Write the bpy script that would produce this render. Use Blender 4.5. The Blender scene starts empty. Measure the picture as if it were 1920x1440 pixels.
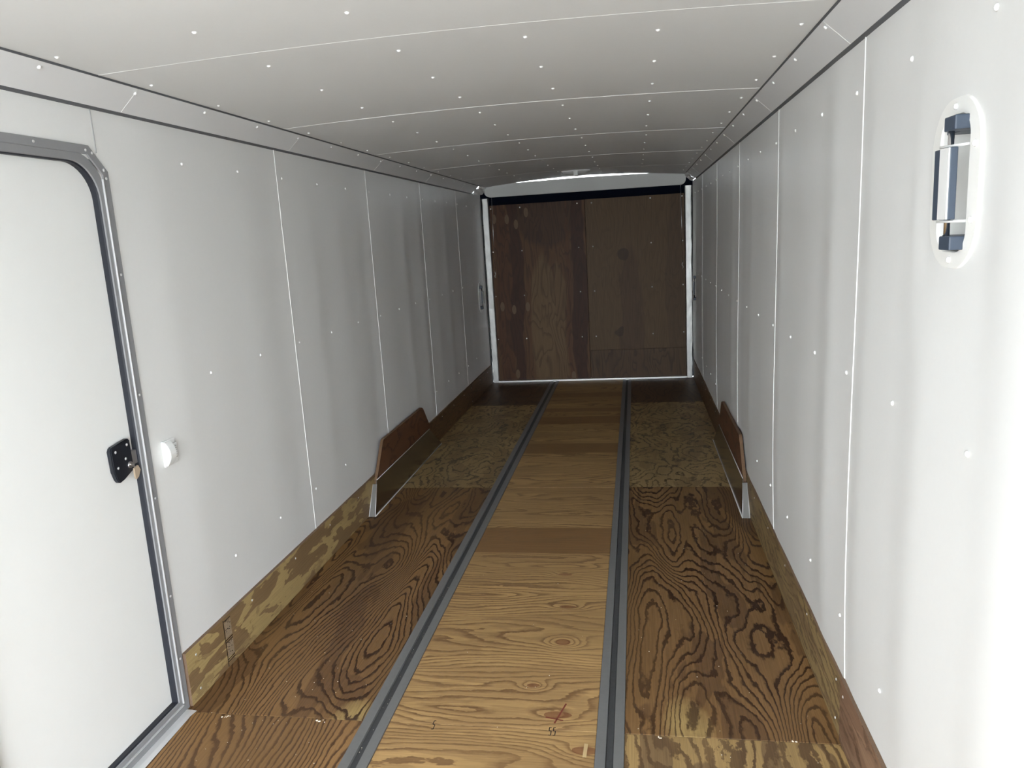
import bpy, bmesh, math, random
from mathutils import Matrix, Vector
random.seed(7)
SC = bpy.context.scene
COL = SC.collection

# ------------------------------------------------------------------ camera
YAW, PITCH, ROLL, FPX = 0.1684, -0.1908, -0.0581, 1416.42
fw = Vector((-math.sin(YAW)*math.cos(PITCH), math.cos(YAW)*math.cos(PITCH), math.sin(PITCH)))
r0 = Vector((math.cos(YAW), math.sin(YAW), 0.0))
u0 = r0.cross(fw)
c_, s_ = math.cos(ROLL), math.sin(ROLL)
rt = c_*r0 + s_*u0
up = -s_*r0 + c_*u0
cd = bpy.data.cameras.new('camera')
cd.sensor_width = 36.0
cd.lens = FPX*36.0/1920.0
cd.clip_start = 0.02
cam = bpy.data.objects.new('camera', cd)
COL.objects.link(cam)
cam.matrix_world = Matrix(((rt.x, up.x, -fw.x, 0.5129), (rt.y, up.y, -fw.y, 0.0), (rt.z, up.z, -fw.z, 1.6), (0, 0, 0, 1)))
SC.camera = cam

# ------------------------------------------------------------------ daylight and exposure
world = bpy.data.worlds.new('overcast_sky')
SC.world = world
world.use_nodes = True
bg = world.node_tree.nodes['Background']
bg.inputs['Color'].default_value = (0.885, 0.95, 1.0, 1)
bg.inputs['Strength'].default_value = 1.0
SC.view_settings.view_transform = 'Standard'
SC.view_settings.look = 'None'
SC.view_settings.gamma = 1.0
SC.view_settings.use_curve_mapping = False
SC.view_settings.exposure = 3.72

# ------------------------------------------------------------------ measures (metres; x right, y into the trailer, z up)
W = 1.1227            # half width between the wall faces
HW = 2.0601           # height of the wall top
CDX, CDZ = 0.0863, 0.0797
HC = HW + CDZ         # ceiling height at its sides
YE = 8.2687           # plane of the rear posts
YO = -0.80            # open end behind the camera
S4 = 1.2192           # one four foot panel
YL, YR, YC, YF = 2.2015, 2.2299, 2.1448, 2.211
HK = 0.207            # kick board height
TK = 0.014

# ------------------------------------------------------------------ materials
def new_mat(name):
    m = bpy.data.materials.new(name)
    m.use_nodes = True
    nt = m.node_tree
    return m, nt, nt.nodes['Principled BSDF']

def simple(name, col, rough=0.5, metal=0.0, noise=0.0, nscale=40.0, bump=0.0, spec=0.5, stretch=(1, 1, 1)):
    m, nt, b = new_mat(name)
    b.inputs['Base Color'].default_value = (*col, 1)
    b.inputs['Roughness'].default_value = rough
    b.inputs['Metallic'].default_value = metal
    b.inputs['Specular IOR Level'].default_value = spec
    if noise or bump:
        tc = nt.nodes.new('ShaderNodeTexCoord')
        mp = nt.nodes.new('ShaderNodeMapping')
        mp.inputs['Scale'].default_value = stretch
        nz = nt.nodes.new('ShaderNodeTexNoise')
        nz.inputs['Scale'].default_value = nscale
        nz.inputs['Detail'].default_value = 4
        nt.links.new(tc.outputs['Object'], mp.inputs['Vector'])
        nt.links.new(mp.outputs['Vector'], nz.inputs['Vector'])
        if noise:
            mx = nt.nodes.new('ShaderNodeMix'); mx.data_type = 'RGBA'
            mx.inputs['A'].default_value = (*[c*(1-noise) for c in col], 1)
            mx.inputs['B'].default_value = (*[min(1, c*(1+noise)) for c in col], 1)
            nt.links.new(nz.outputs['Fac'], mx.inputs['Factor'])
            nt.links.new(mx.outputs['Result'], b.inputs['Base Color'])
        if bump:
            bp = nt.nodes.new('ShaderNodeBump')
            bp.inputs['Strength'].default_value = bump
            bp.inputs['Distance'].default_value = 0.002
            nt.links.new(nz.outputs['Fac'], bp.inputs['Height'])
            nt.links.new(bp.outputs['Normal'], b.inputs['Normal'])
    return m

class G:
    """tiny node-graph writer"""
    def __init__(s, nt): s.nt = nt
    def _set(s, sock, v):
        if isinstance(v, bpy.types.NodeSocket): s.nt.links.new(v, sock)
        else: sock.default_value = v
    def math(s, op, a, b=0.0, c=None, clamp=False):
        n = s.nt.nodes.new('ShaderNodeMath'); n.operation = op; n.use_clamp = clamp
        s._set(n.inputs[0], a); s._set(n.inputs[1], b)
        if c is not None: s._set(n.inputs[2], c)
        return n.outputs[0]
    def comb(s, x, y, z):
        n = s.nt.nodes.new('ShaderNodeCombineXYZ')
        s._set(n.inputs[0], x); s._set(n.inputs[1], y); s._set(n.inputs[2], z)
        return n.outputs[0]
    def noise(s, vec, scale=1.0, detail=2.0, rough=0.5, dist=0.0):
        n = s.nt.nodes.new('ShaderNodeTexNoise')
        s._set(n.inputs['Vector'], vec)
        n.inputs['Scale'].default_value = scale; n.inputs['Detail'].default_value = detail
        n.inputs['Roughness'].default_value = rough; n.inputs['Distortion'].default_value = dist
        return n.outputs['Fac']
    def ramp(s, fac, stops, interp='LINEAR'):
        n = s.nt.nodes.new('ShaderNodeValToRGB')
        n.color_ramp.interpolation = interp
        e = n.color_ramp.elements
        while len(e) < len(stops): e.new(0.5)
        for i, (p, v) in enumerate(stops):
            e[i].position = p
            e[i].color = (v, v, v, 1) if not isinstance(v, tuple) else (*v, 1)
        s._set(n.inputs['Fac'], fac)
        return n.outputs['Color']
    def mix(s, fac, a, b, mode='MIX'):
        n = s.nt.nodes.new('ShaderNodeMix'); n.data_type = 'RGBA'; n.blend_type = mode
        s._set(n.inputs['Factor'], fac)
        s._set(n.inputs['A'], a if isinstance(a, bpy.types.NodeSocket) else (*a, 1))
        s._set(n.inputs['B'], b if isinstance(b, bpy.types.NodeSocket) else (*b, 1))
        return n.outputs['Result']

def wood(name, light, dark, grain, seed=0.0, lines=7.0, along=1.4, across=5.0, drift=6.0, jag=0.35,
         sharp=(0.35, 0.72, 0.9), strength=1.0, knots=(), bands=(), band_col=None, patch=0.0, patch_col=None,
         rough=0.5, world=True, tone=0.18, spec=0.35, soft=0.25, patch_at=0.52, spots=()):
    """rotary-cut fir veneer: contour lines of a stretched noise field. grain = axis letters (along, across)"""
    m, nt, b = new_mat(name)
    g = G(nt)
    tc = nt.nodes.new('ShaderNodeTexCoord')
    geo = nt.nodes.new('ShaderNodeNewGeometry')
    sp = nt.nodes.new('ShaderNodeSeparateXYZ')
    nt.links.new(geo.outputs['Position'] if world else tc.outputs['Object'], sp.inputs[0])
    ax = {'x': sp.outputs[0], 'y': sp.outputs[1], 'z': sp.outputs[2]}
    U, V = ax[grain[0]], ax[grain[1]]
    vec = g.comb(g.math('MULTIPLY', U, along), g.math('MULTIPLY', V, across), seed)
    n1 = g.noise(vec, 1.0, 1.6, 0.45, 0.25)
    vec2 = g.comb(g.math('MULTIPLY', U, along*9), g.math('MULTIPLY', V, across*5), seed+7.3)
    n2 = g.noise(vec2, 1.0, 4.0, 0.65)
    f = g.math('MULTIPLY', n1, lines)
    f = g.math('MULTIPLY_ADD', V, drift, f)
    f = g.math('MULTIPLY_ADD', n2, jag, f)
    kn_mask = None
    for (ku, kv, ru, rv, amp) in knots:
        du = g.math('DIVIDE', g.math('SUBTRACT', U, ku), ru)
        dv = g.math('DIVIDE', g.math('SUBTRACT', V, kv), rv)
        d2 = g.math('ADD', g.math('MULTIPLY', du, du), g.math('MULTIPLY', dv, dv))
        e = g.math('POWER', 2.718, g.math('MULTIPLY', d2, -0.22))
        f = g.math('MULTIPLY_ADD', e, amp, f)
        k = g.math('LESS_THAN', g.math('MULTIPLY_ADD', n2, 1.2, d2), 1.5)
        kn_mask = k if kn_mask is None else g.math('MAXIMUM', kn_mask, k)
    fr = g.math('FRACT', f)
    line = g.ramp(fr, [(0.0, 0.0), (sharp[0], 0.0), (sharp[1], soft), (sharp[2], 1.0), (0.94, 1.0), (1.0, 0.0)])
    # some rings are faint, some strong
    var = g.noise(g.comb(g.math('MULTIPLY', U, along*2), g.math('MULTIPLY', V, across*1.3), seed+3.1), 1.0, 1.0)
    amt = g.math('MULTIPLY', line, g.ramp(var, [(0.3, 0.65*strength), (0.6, strength)]))
    big = g.noise(g.comb(g.math('MULTIPLY', U, 0.9), g.math('MULTIPLY', V, 3.0), seed+1.7), 1.0, 1.0)
    lt = g.mix(g.ramp(big, [(0.3, 0.0), (0.7, 1.0)]), tuple(c*(1-tone) for c in light), tuple(min(1, c*(1+tone)) for c in light))
    if patch:
        pn = g.noise(g.comb(g.math('MULTIPLY', U, along*1.6), g.math('MULTIPLY', V, across*1.7), seed+11.0), 1.0, 3.0, 0.55, 0.4)
        lt = g.mix(g.math('MULTIPLY', g.ramp(pn, [(patch_at, 0.0), (patch_at+0.012, 1.0)]), patch), lt, patch_col or dark)
    for (su, sv, ru, rv, sc) in spots:
        du = g.math('DIVIDE', g.math('SUBTRACT', U, su), ru)
        dv = g.math('DIVIDE', g.math('SUBTRACT', V, sv), rv)
        d2 = g.math('ADD', g.math('MULTIPLY', du, du), g.math('MULTIPLY', dv, dv))
        lt = g.mix(g.ramp(g.math('MULTIPLY_ADD', n2, 0.8, d2), [(0.45, 0.9), (0.95, 0.0)]), lt, sc)
    if bands:
        stops = [(0.0, 0.0)]
        for (a0, a1, kk) in bands:
            stops += [(a0, kk), (a1, 0.0)]
        lo, hi = YF-1.0, YE+0.2
        t = g.math('DIVIDE', g.math('SUBTRACT', V, lo), hi-lo)
        st = [(0.0, 0.0)]
        for (a0, a1, kk) in bands:
            st += [((a0-lo)/(hi-lo), kk), ((a1-lo)/(hi-lo), 0.0)]
        lt = g.mix(g.ramp(t, st, 'CONSTANT'), lt, band_col)
    col = g.mix(amt, lt, dark)
    fib = g.noise(g.comb(g.math('MULTIPLY', U, 6.0), g.math('MULTIPLY', V, 260.0), seed), 1.0, 2.0)
    col = g.mix(0.6, col, g.ramp(fib, [(0.3, 0.62), (0.7, 1.0)]), 'MULTIPLY')
    if kn_mask is not None:
        col = g.mix(g.math('MULTIPLY', kn_mask, 0.7), col, tuple(c*0.8 for c in dark[:1]) + tuple(c*0.55 for c in dark[1:]))
    nt.links.new(col, b.inputs['Base Color'])
    b.inputs['Roughness'].default_value = rough
    b.inputs['Specular IOR Level'].default_value = spec
    bp = nt.nodes.new('ShaderNodeBump')
    bp.inputs['Strength'].default_value = 0.15; bp.inputs['Distance'].default_value = 0.001
    nt.links.new(fib, bp.inputs['Height'])
    nt.links.new(bp.outputs['Normal'], b.inputs['Normal'])
    return m

WHITE = simple('white_panel_paint', (0.76, 0.76, 0.75), 0.36, noise=0.012, nscale=60, spec=0.4)
CEILW = simple('white_ceiling_paint', (0.71, 0.71, 0.70), 0.40, noise=0.012, nscale=60, spec=0.4)
COVEW = simple('white_cove_metal', (0.72, 0.725, 0.73), 0.3, noise=0.01, spec=0.5)
BEAD = simple('white_seam_vinyl', (0.80, 0.80, 0.79), 0.4)
BEADG = simple('grey_seam_metal', (0.33, 0.33, 0.33), 0.45)
SCREW = simple('white_screw_paint', (0.97, 0.97, 0.96), 0.22, spec=0.9)
DOORW = simple('white_door_skin', (0.80, 0.805, 0.79), 0.35, noise=0.01, nscale=20)
COVE_SHADE = simple('cove_edge_shade_grey', (0.10, 0.105, 0.115), 0.5)  # dark colour paints in the shade under the cove lip and along its ceiling gap
ALU = simple('mill_aluminium', (0.55, 0.55, 0.56), 0.38, 1.0, noise=0.10, nscale=14, bump=0.05)
ALUF = simple('door_frame_aluminium', (0.25, 0.25, 0.26), 0.55, 0.0, noise=0.05, nscale=30, spec=0.12)
ALUB = simple('bright_aluminium', (0.80, 0.80, 0.80), 0.3, 0.5)
POST = simple('mottled_post_aluminium', (0.62, 0.62, 0.60), 0.42, 0.6, noise=0.38, nscale=22, stretch=(1, 1, 0.4), bump=0.2)
RAIL = simple('rail_aluminium', (0.205, 0.205, 0.205), 0.5, 0.35, noise=0.06, nscale=50)
RUBBER = simple('black_rubber', (0.012, 0.014, 0.022), 0.55)
RAILG = simple('rail_groove_grey', (0.05, 0.052, 0.055), 0.6, noise=0.2, nscale=80)
BLACK = simple('black_latch_plastic', (0.008, 0.010, 0.016), 0.38)
NAVY = simple('dark_blue_black_header', (0.003, 0.005, 0.012), 0.9, spec=0.1)
HEADER = simple('grey_header_paint', (0.62, 0.62, 0.60), 0.5)
PLASTIC = simple('white_plastic', (0.80, 0.805, 0.80), 0.35)
PANW = simple('cream_plastic_flange', (0.86, 0.855, 0.83), 0.4)
BLUEGREY = simple('blue_grey_block', (0.045, 0.062, 0.092), 0.45)
CHROME = simple('polished_rod_steel', (0.85, 0.86, 0.88), 0.18, 1.0)
FENDER = simple('smooth_fender_aluminium', (0.42, 0.41, 0.40), 0.22, 1.0, noise=0.06, nscale=5)
FLNG = simple('dull_flange_aluminium', (0.21, 0.205, 0.195), 0.5, 0.2)
FEDGE = simple('cut_edge_aluminium', (0.75, 0.75, 0.76), 0.4, 0.6)
LENS = simple('frosted_lamp_lens', (0.5, 0.5, 0.49), 0.3)
LENSW = simple('white_lamp_centre', (0.75, 0.75, 0.73), 0.4)
BRASS = simple('tan_thumb_lever', (0.42, 0.33, 0.24), 0.4)
PLYEDGE = simple('plywood_edge', (0.17, 0.105, 0.065), 0.7, noise=0.4, nscale=300)
INK = simple('stamp_ink', (0.02, 0.014, 0.010), 0.7)
INKP = simple('grey_stamp_smudge', (0.30, 0.225, 0.15), 0.7, noise=0.3, nscale=150)
REDINK = simple('red_brown_mark', (0.20, 0.05, 0.03), 0.7)
OUTER = simple('outer_skin', (0.5, 0.5, 0.5), 0.5)
GROUND = simple('concrete_ground', (0.48, 0.475, 0.46), 0.9, noise=0.1, nscale=6)
CRUMB = simple('pale_crumbs', (0.75, 0.68, 0.56), 0.7)
CAULK = simple('dark_sealant', (0.02, 0.02, 0.02), 0.6)

# ------------------------------------------------------------------ mesh helpers
def link(o, parent=None):
    COL.objects.link(o)
    if parent is not None: o.parent = parent
    return o

def mesh_obj(name, bm, mat, parent=None, smooth=False):
    me = bpy.data.meshes.new(name)
    bm.normal_update()
    bm.to_mesh(me); bm.free()
    for mt in (mat if isinstance(mat, (list, tuple)) else [mat]): me.materials.append(mt)
    if smooth:
        for p in me.polygons: p.use_smooth = True
    return link(bpy.data.objects.new(name, me), parent)

def tag(o, label=None, cat=None, group=None, kind=None):
    if label: o['label'] = label
    if cat: o['category'] = cat
    if group: o['group'] = group
    if kind: o['kind'] = kind
    return o

def box(bm, x0, x1, y0, y1, z0, z1, mi=0, bevel=0.0):
    vs = [bm.verts.new((x, y, z)) for x in (x0, x1) for y in (y0, y1) for z in (z0, z1)]
    fs = []
    for q in ((0, 1, 3, 2), (4, 6, 7, 5), (0, 4, 5, 1), (2, 3, 7, 6), (0, 2, 6, 4), (1, 5, 7, 3)):
        f = bm.faces.new([vs[i] for i in q]); f.material_index = mi; fs.append(f)
    if bevel:
        es = list({e for f in fs for e in f.edges})
        bmesh.ops.bevel(bm, geom=es, offset=bevel, segments=2, affect='EDGES', profile=0.6)
    return fs

def prism(bm, pts, vec, mi=0):
    """closed polygon pts (3D) extruded by vec"""
    a = [bm.verts.new(p) for p in pts]
    v = Vector(vec)
    b = [bm.verts.new(Vector(p)+v) for p in pts]
    n = len(pts)
    fs = [bm.faces.new(a), bm.faces.new(list(reversed(b)))]
    for i in range(n):
        fs.append(bm.faces.new((a[i], b[i], b[(i+1) % n], a[(i+1) % n])))
    for f in fs: f.material_index = mi
    bmesh.ops.recalc_face_normals(bm, faces=fs)
    return fs

def tube(bm, p0, p1, r, n=10, mi=0):
    p0, p1 = Vector(p0), Vector(p1)
    d = (p1-p0).normalized()
    a = d.orthogonal().normalized(); b = d.cross(a)
    A, B = [], []
    for i in range(n):
        t = 2*math.pi*i/n
        o = (a*math.cos(t)+b*math.sin(t))*r
        A.append(bm.verts.new(p0+o)); B.append(bm.verts.new(p1+o))
    for i in range(n):
        f = bm.faces.new((A[i], A[(i+1) % n], B[(i+1) % n], B[i])); f.smooth = True; f.material_index = mi
    for f in (bm.faces.new(list(reversed(A))), bm.faces.new(B)): f.material_index = mi

def sweep(bm, path, prof, closed=False, mi=0):
    """rings of points: path gives for every station a function profile-point -> 3D"""
    rings = [[bm.verts.new(st(p)) for p in prof] for st in path]
    n = len(prof)
    m = len(rings)
    fs = []
    for i in range(m if closed else m-1):
        A, B = rings[i], rings[(i+1) % m]
        for j in range(n-1):
            f = bm.faces.new((A[j], A[j+1], B[j+1], B[j])); f.material_index = mi; fs.append(f)
    return fs

def grid_sheet(ys, zs, fx, holes=(), axis='x'):
    """sheet with vertices fx(a,b)->(x,y,z) skipping hole cells"""
    bm = bmesh.new()
    V = [[bm.verts.new(fx(a, b)) for b in zs] for a in ys]
    for i in range(len(ys)-1):
        for j in range(len(zs)-1):
            ca, cb = (ys[i]+ys[i+1])/2, (zs[j]+zs[j+1])/2
            if any(h[0] < ca < h[1] and h[2] < cb < h[3] for h in holes): continue
            f = bm.faces.new((V[i][j], V[i+1][j], V[i+1][j+1], V[i][j+1])); f.smooth = True
    loose = [v for v in bm.verts if not v.link_faces]
    bmesh.ops.delete(bm, geom=loose, context='VERTS')
    return bm

def steps(a, b, d, extra=()):
    n = max(1, round((b-a)/d))
    s = {round(a+(b-a)*i/n, 5) for i in range(n+1)}
    for e in extra:
        if a < e < b:
            s = {x for x in s if abs(x-e) > d*0.3 or x in (round(a, 5), round(b, 5))}
            s.add(round(e, 5))
    return sorted(s)

# screw head shared mesh: flattened dome along +x / mapped by rotation
def dome_mesh(name, r, h, mat):
    bm = bmesh.new()
    rings = []
    for k in range(3):
        t = k*math.pi/2/3
        rings.append([bm.verts.new((r*math.cos(t)*math.cos(a), r*math.cos(t)*math.sin(a), h*math.sin(t))) for a in [2*math.pi*i/8 for i in range(8)]])
    top = bm.verts.new((0, 0, h))
    for k in range(2):
        for i in range(8):
            bm.faces.new((rings[k][i], rings[k][(i+1) % 8], rings[k+1][(i+1) % 8], rings[k+1][i]))
    for i in range(8): bm.faces.new((rings[2][i], rings[2][(i+1) % 8], top))
    bm.faces.new(list(reversed(rings[0])))
    for f in bm.faces: f.smooth = True
    me = bpy.data.meshes.new(name); bm.to_mesh(me); bm.free()
    me.materials.append(mat)
    return me
SCREW_ME = dome_mesh('screw', 0.0068, 0.0055, SCREW)
SHINY = simple('shiny_zinc_screw', (0.92, 0.92, 0.90), 0.28, 0.9)
END_SCREW_ME = dome_mesh('end_screw', 0.0075, 0.004, SHINY)
STEEL_SCREW_ME = dome_mesh('steel_screw', 0.005, 0.0025, FEDGE)
def screw(loc, normal, parent, me=SCREW_ME):
    o = bpy.data.objects.new('screw', me)
    o.location = loc
    o.rotation_euler = Vector((0, 0, 1)).rotation_difference(Vector(normal)).to_euler()
    return link(o, parent)

# bays between studs: soft oil-canning of the thin skins
def make_wave(seed, start):
    rr = random.Random(seed)
    amp = [rr.uniform(0.35, 1.0)*rr.choice((1, 1, 1, -0.7)) for _ in range(40)]
    ph = [rr.uniform(0.3, 0.7) for _ in range(40)]
    def f(y):
        t = (y-start)/0.4064
        i = math.floor(t); q = t-i
        return amp[i % 40]*math.sin(math.pi*q)**2*(1+0.5*math.sin(2*math.pi*q+6*ph[i % 40]))
    return f
WAVE_L, WAVE_R, WAVE_C = make_wave(1, 2.255), make_wave(2, 2.285), make_wave(3, 1.9)

# ------------------------------------------------------------------ outer body (the setting's backs)
def shell(name, boxes, label, parent=None):
    bm = bmesh.new()
    for b_ in boxes: box(bm, *b_)
    return bm

# ---- walls
def bulge(y, z, s):
    if s < 0: return 0.0
    t = max(0.0, min(1.0, z/HW))
    return 0.013*math.sin(math.pi*t**0.6)**2

def wall(side):
    s = -1 if side == 'left' else 1
    wave = WAVE_L if s < 0 else WAVE_R
    bm = bmesh.new()
    x0, x1 = sorted((s*(W+0.11), s*(W+0.14)))
    box(bm, x0, x1, YO, YE+0.25, -0.06, HC+0.12)
    root = mesh_obj('wall_'+side, bm, OUTER)
    tag(root, {'left': 'white panelled trailer wall on the left, with the side door in it',
               'right': 'white panelled trailer wall on the right, without any door'}[side], 'wall', kind='structure')
    y_start = YL if s < 0 else YR
    k0 = -3
    for k in range(k0, 5):
        a, b = y_start+k*S4, y_start+(k+1)*S4
        a = max(a, YO); b = min(b, YE)
        if b-a < 0.05: continue
        holes = []
        if s < 0 and k == -1: holes.append((1.452, 2.197, -0.1, 1.909))
        if s > 0 and k == -1: holes.append((1.535, 1.685, 1.515, 1.785))
        if s < 0 and k == 4: holes.append((7.86, 8.03, 0.885, 1.105))
        if s > 0 and k == 4: holes.append((7.86, 8.03, 0.885, 1.105))
        ey = [h[0] for h in holes]+[h[1] for h in holes]
        ez = [h[2] for h in holes]+[h[3] for h in holes]
        ys = steps(a+0.001, b-0.001, 0.034, ey)
        zs = steps(0.0, HW+0.012, 0.14, ez)
        def fx(y, z):
            fade = (0.0 if (s < 0 and 2.19 < y < 2.262) else 1.0)*min(1.0, max(0.0, z-0.1)/0.3)*min(1.0, max(0, HW-z)/0.12)*min(1.0, min(y-a, b-y)/0.09)
            if holes and (s > 0 or k == -1 or k == 4): 
                for h in holes:
                    if h[0]-0.08 < y < h[1]+0.08 and h[2]-0.08 < z < h[3]+0.08: fade = 0
            dx = 0.0050*wave(y)*fade + bulge(y, z, s)*(0 if any(h[0]-0.1 < y < h[1]+0.1 and h[2]-0.1 < z < h[3]+0.1 for h in holes) else 1)
            return (s*(W-dx), y, z)
        p = mesh_obj('wall_panel', grid_sheet(ys, zs, fx, holes), WHITE, root)
        md = p.modifiers.new('thickness', 'SOLIDIFY'); md.thickness = 0.003; md.offset = 1 if s > 0 else -1; es = p.modifiers.new('edges', 'EDGE_SPLIT'); es.split_angle = 0.6
        if k > k0 and a > -0.2:
            bm = bmesh.new()
            z0 = HK-0.01 if not (s < 0 and k == 0) else 1.93
            st = []
            N = 14
            for i in range(N+1):
                z = z0+(HW+0.008-z0)*i/N
                st.append(lambda q, z=z: (s*(W-bulge(a, z, s)-q[0]), a+q[1], z))
            sweep(bm, st, [(-0.001, -0.0022), (0.0021, -0.0012), (0.0024, 0.0006), (0.0017, 0.002), (-0.001, 0.003)])
            mesh_obj('seam_strip', bm, BEADG if (s < 0 and k == 0) else BEAD, root)
    # screws
    yb = 2.26 if s < 0 else 2.287
    for z in (1.936, 1.156, 0.398):
        for i in range(-3, 15):
            y = yb+0.4055*i
            if y > YE-0.1 or y < 1.0: continue
            if s < 0 and y < 2.4: continue
            if s > 0 and 4.0 < y < 5.8 and z < 0.5: continue
            if s < 0 and 4.2 < y < 5.6 and z < 0.5: continue
            zz = z+random.uniform(-0.004, 0.004)
            yy = y+random.uniform(-0.01, 0.01)
            q = (yy-y_start) % S4
            damp = min(1.0, min(q, S4-q)/0.09)
            screw((s*(W-0.0004-0.0050*wave(yy)*damp-bulge(yy, zz, s)), yy, zz), (-s, 0, 0), root)
    return root
wall_left = wall('left')
wall_right = wall('right')

# ---- ceiling
def arch(x, y):
    a = 0.0235 + (0.030*((y-6.2)/1.95)**1.5 if y > 6.2 else 0.0)
    return a*(1-(x/(W-CDX))**2)
bm = bmesh.new()
box(bm, -W-0.14, W+0.14, YO, YE+0.30, HC+0.12, HC+0.14)
ceiling = mesh_obj('ceiling', bm, OUTER)
tag(ceiling, 'white panelled trailer ceiling with rows of white screws', 'ceiling', kind='structure')
for k in range(-3, 5):
    a, b = max(YO, YC+k*S4), min(YC+(k+1)*S4, 8.15)
    if b-a < 0.05: continue
    def fz(y, x):
        return (x, y, HC+arch(x, y)-0.0012*WAVE_C(y)*min(1, (W-CDX-abs(x))/0.15))
    xs = steps(-W+CDX-0.004, W-CDX+0.004, 0.09)
    p = mesh_obj('ceiling_panel', grid_sheet(steps(a+0.001, b-0.001, 0.034), xs, fz), CEILW, ceiling)
    md = p.modifiers.new('thickness', 'SOLIDIFY'); md.thickness = 0.003; md.offset = -1; es = p.modifiers.new('edges', 'EDGE_SPLIT'); es.split_angle = 0.6
    if a > YO:
        bm = bmesh.new()
        st = [lambda q, x=x: (x, a+q[1], HC+arch(x, a)-q[0]) for x in xs]
        sweep(bm, st, [(-0.0005, -0.002), (0.0011, -0.001), (0.0013, 0.0008), (0.001, 0.002), (-0.0005, 0.003)])
        mesh_obj('seam_strip', bm, BEAD, ceiling)
for x, off in ((-0.99, 0.0), (-0.57, -0.03), (-0.162, -0.03), (0.216, -0.04), (0.596, 0.005), (0.99, 0.04)):
    for i in range(0, 15):
        y = 1.93+off+0.4035*i
        if y > 7.75: continue
        screw((x+random.uniform(-.004, .004), y, HC+arch(x, y)-0.0012*WAVE_C(y)*min(1, (W-CDX-abs(x))/0.15)+0.0002), (0, 0, -1), ceiling)

# ---- coves between walls and ceiling
for n, s in ((1, -1), (2, 1)):
    bm = bmesh.new()
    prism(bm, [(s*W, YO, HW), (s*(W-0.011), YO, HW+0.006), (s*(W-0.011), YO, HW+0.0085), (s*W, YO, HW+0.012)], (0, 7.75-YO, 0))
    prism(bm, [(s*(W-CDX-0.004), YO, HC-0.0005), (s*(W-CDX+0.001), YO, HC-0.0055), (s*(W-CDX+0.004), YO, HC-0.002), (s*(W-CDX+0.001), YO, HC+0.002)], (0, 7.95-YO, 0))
    root = mesh_obj('trim_%d' % n, bm, COVE_SHADE)
    tag(root, ('sloping white cove along the top of the left wall' if s < 0 else 'sloping white cove along the top of the right wall'), 'trim', kind='structure')
    for k in range(-3, 5):
        a, b = max(YO, 2.335+k*1.222), min(2.335+(k+1)*1.222, 7.80)
        if b-a < 0.05: continue
        A, B = (s*(W-0.011), HW+0.008), (s*(W-CDX), HC-0.004)
        def fc(y, t):
            dep = 0.0012*math.sin(math.pi*t)*math.sin(math.pi*(y-2.335)/0.407)**2
            return (A[0]+(B[0]-A[0])*t+s*dep*0.7, y, A[1]+(B[1]-A[1])*t+dep*0.7)
        p = mesh_obj('cove_panel', grid_sheet(steps(a+0.001, b-0.001, 0.07), [0, .25, .5, .75, 1], fc), COVEW, root)
        md = p.modifiers.new('thickness', 'SOLIDIFY'); md.thickness = 0.002; md.offset = 1 if s > 0 else -1; es = p.modifiers.new('edges', 'EDGE_SPLIT'); es.split_angle = 0.6
        if a > YO:
            bm = bmesh.new()
            nn = Vector((-s*0.68, 0, -0.73))
            def P(t, q0, q1): return (A[0]+(B[0]-A[0])*t+nn.x*q0, a+q1, A[1]+(B[1]-A[1])*t+nn.z*q0)
            sweep(bm, [lambda q, t=t: P(t, q[0], q[1]) for t in (0.02, 0.5, 0.86)], [(-0.0005, -0.0015), (0.0007, -0.0008), (0.0007, 0.0008), (-0.0005, 0.0015)])
            mesh_obj('seam_strip', bm, BEAD, root)
    for i in range(0, 15):
        y = 1.93+0.4035*i+(0.0 if s < 0 else 0.02)
        if y > 7.7: continue
        screw((s*(W-CDX+0.014), y, HC-0.018), (-s*0.68, 0, -0.73), root)
    # crumpled sheet at the far end of the cove
    bm = bmesh.new()
    rr = random.Random(11+n)
    ys = [7.80+0.05*i for i in range(9)]
    V = []
    for y in ys:
        row = []
        for t in (0, .2, .4, .6, .8, 1.0):
            j = 0.0 if t in (0, 1.0) else rr.uniform(-0.012, 0.016)
            row.append(bm.verts.new((s*(W-0.011-(CDX-0.011)*t)+(-s)*j*0.7, y+rr.uniform(-.012, .012), HW+0.008+(CDZ-0.012)*t-j*0.7)))
        V.append(row)
    for i in range(len(ys)-1):
        for j in range(5):
            q = (V[i][j], V[i+1][j], V[i+1][j+1], V[i][j+1])
            bm.faces.new(q[:3]); bm.faces.new((q[0], q[2], q[3]))
    o = mesh_obj('crumpled_flashing', bm, ALUB, root)
    o['label'] = 'crumpled shiny metal end'

# ------------------------------------------------------------------ floor
W_MIDL = wood('plywood_dark_brown_left', (0.225, 0.122, 0.047), (0.044, 0.017, 0.007), 'yx', seed=2.2, lines=38, along=0.62, across=2.8, drift=20, jag=1.7, sharp=(0.56, 0.66, 0.76), patch=0.45, patch_col=(0.100, 0.048, 0.022), spots=((2.24, -0.50, 0.14, 0.10, (0.42, 0.29, 0.115)),))
W_MIDR = wood('plywood_dark_brown_right', (0.225, 0.124, 0.048), (0.044, 0.018, 0.008), 'yx', seed=5.4, lines=38, along=0.7, across=2.7, drift=16, jag=1.8, sharp=(0.56, 0.66, 0.76), patch=0.5, patch_col=(0.095, 0.048, 0.023), spots=((2.27, 0.64, 0.22, 0.12, (0.42, 0.29, 0.115)),))
W_NEARL = wood('plywood_orange_brown', (0.270, 0.148, 0.058), (0.085, 0.040, 0.017), 'yx', seed=8.1, lines=18, along=0.8, across=2.6, drift=44, jag=1.5, sharp=(0.50, 0.62, 0.74))
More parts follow.
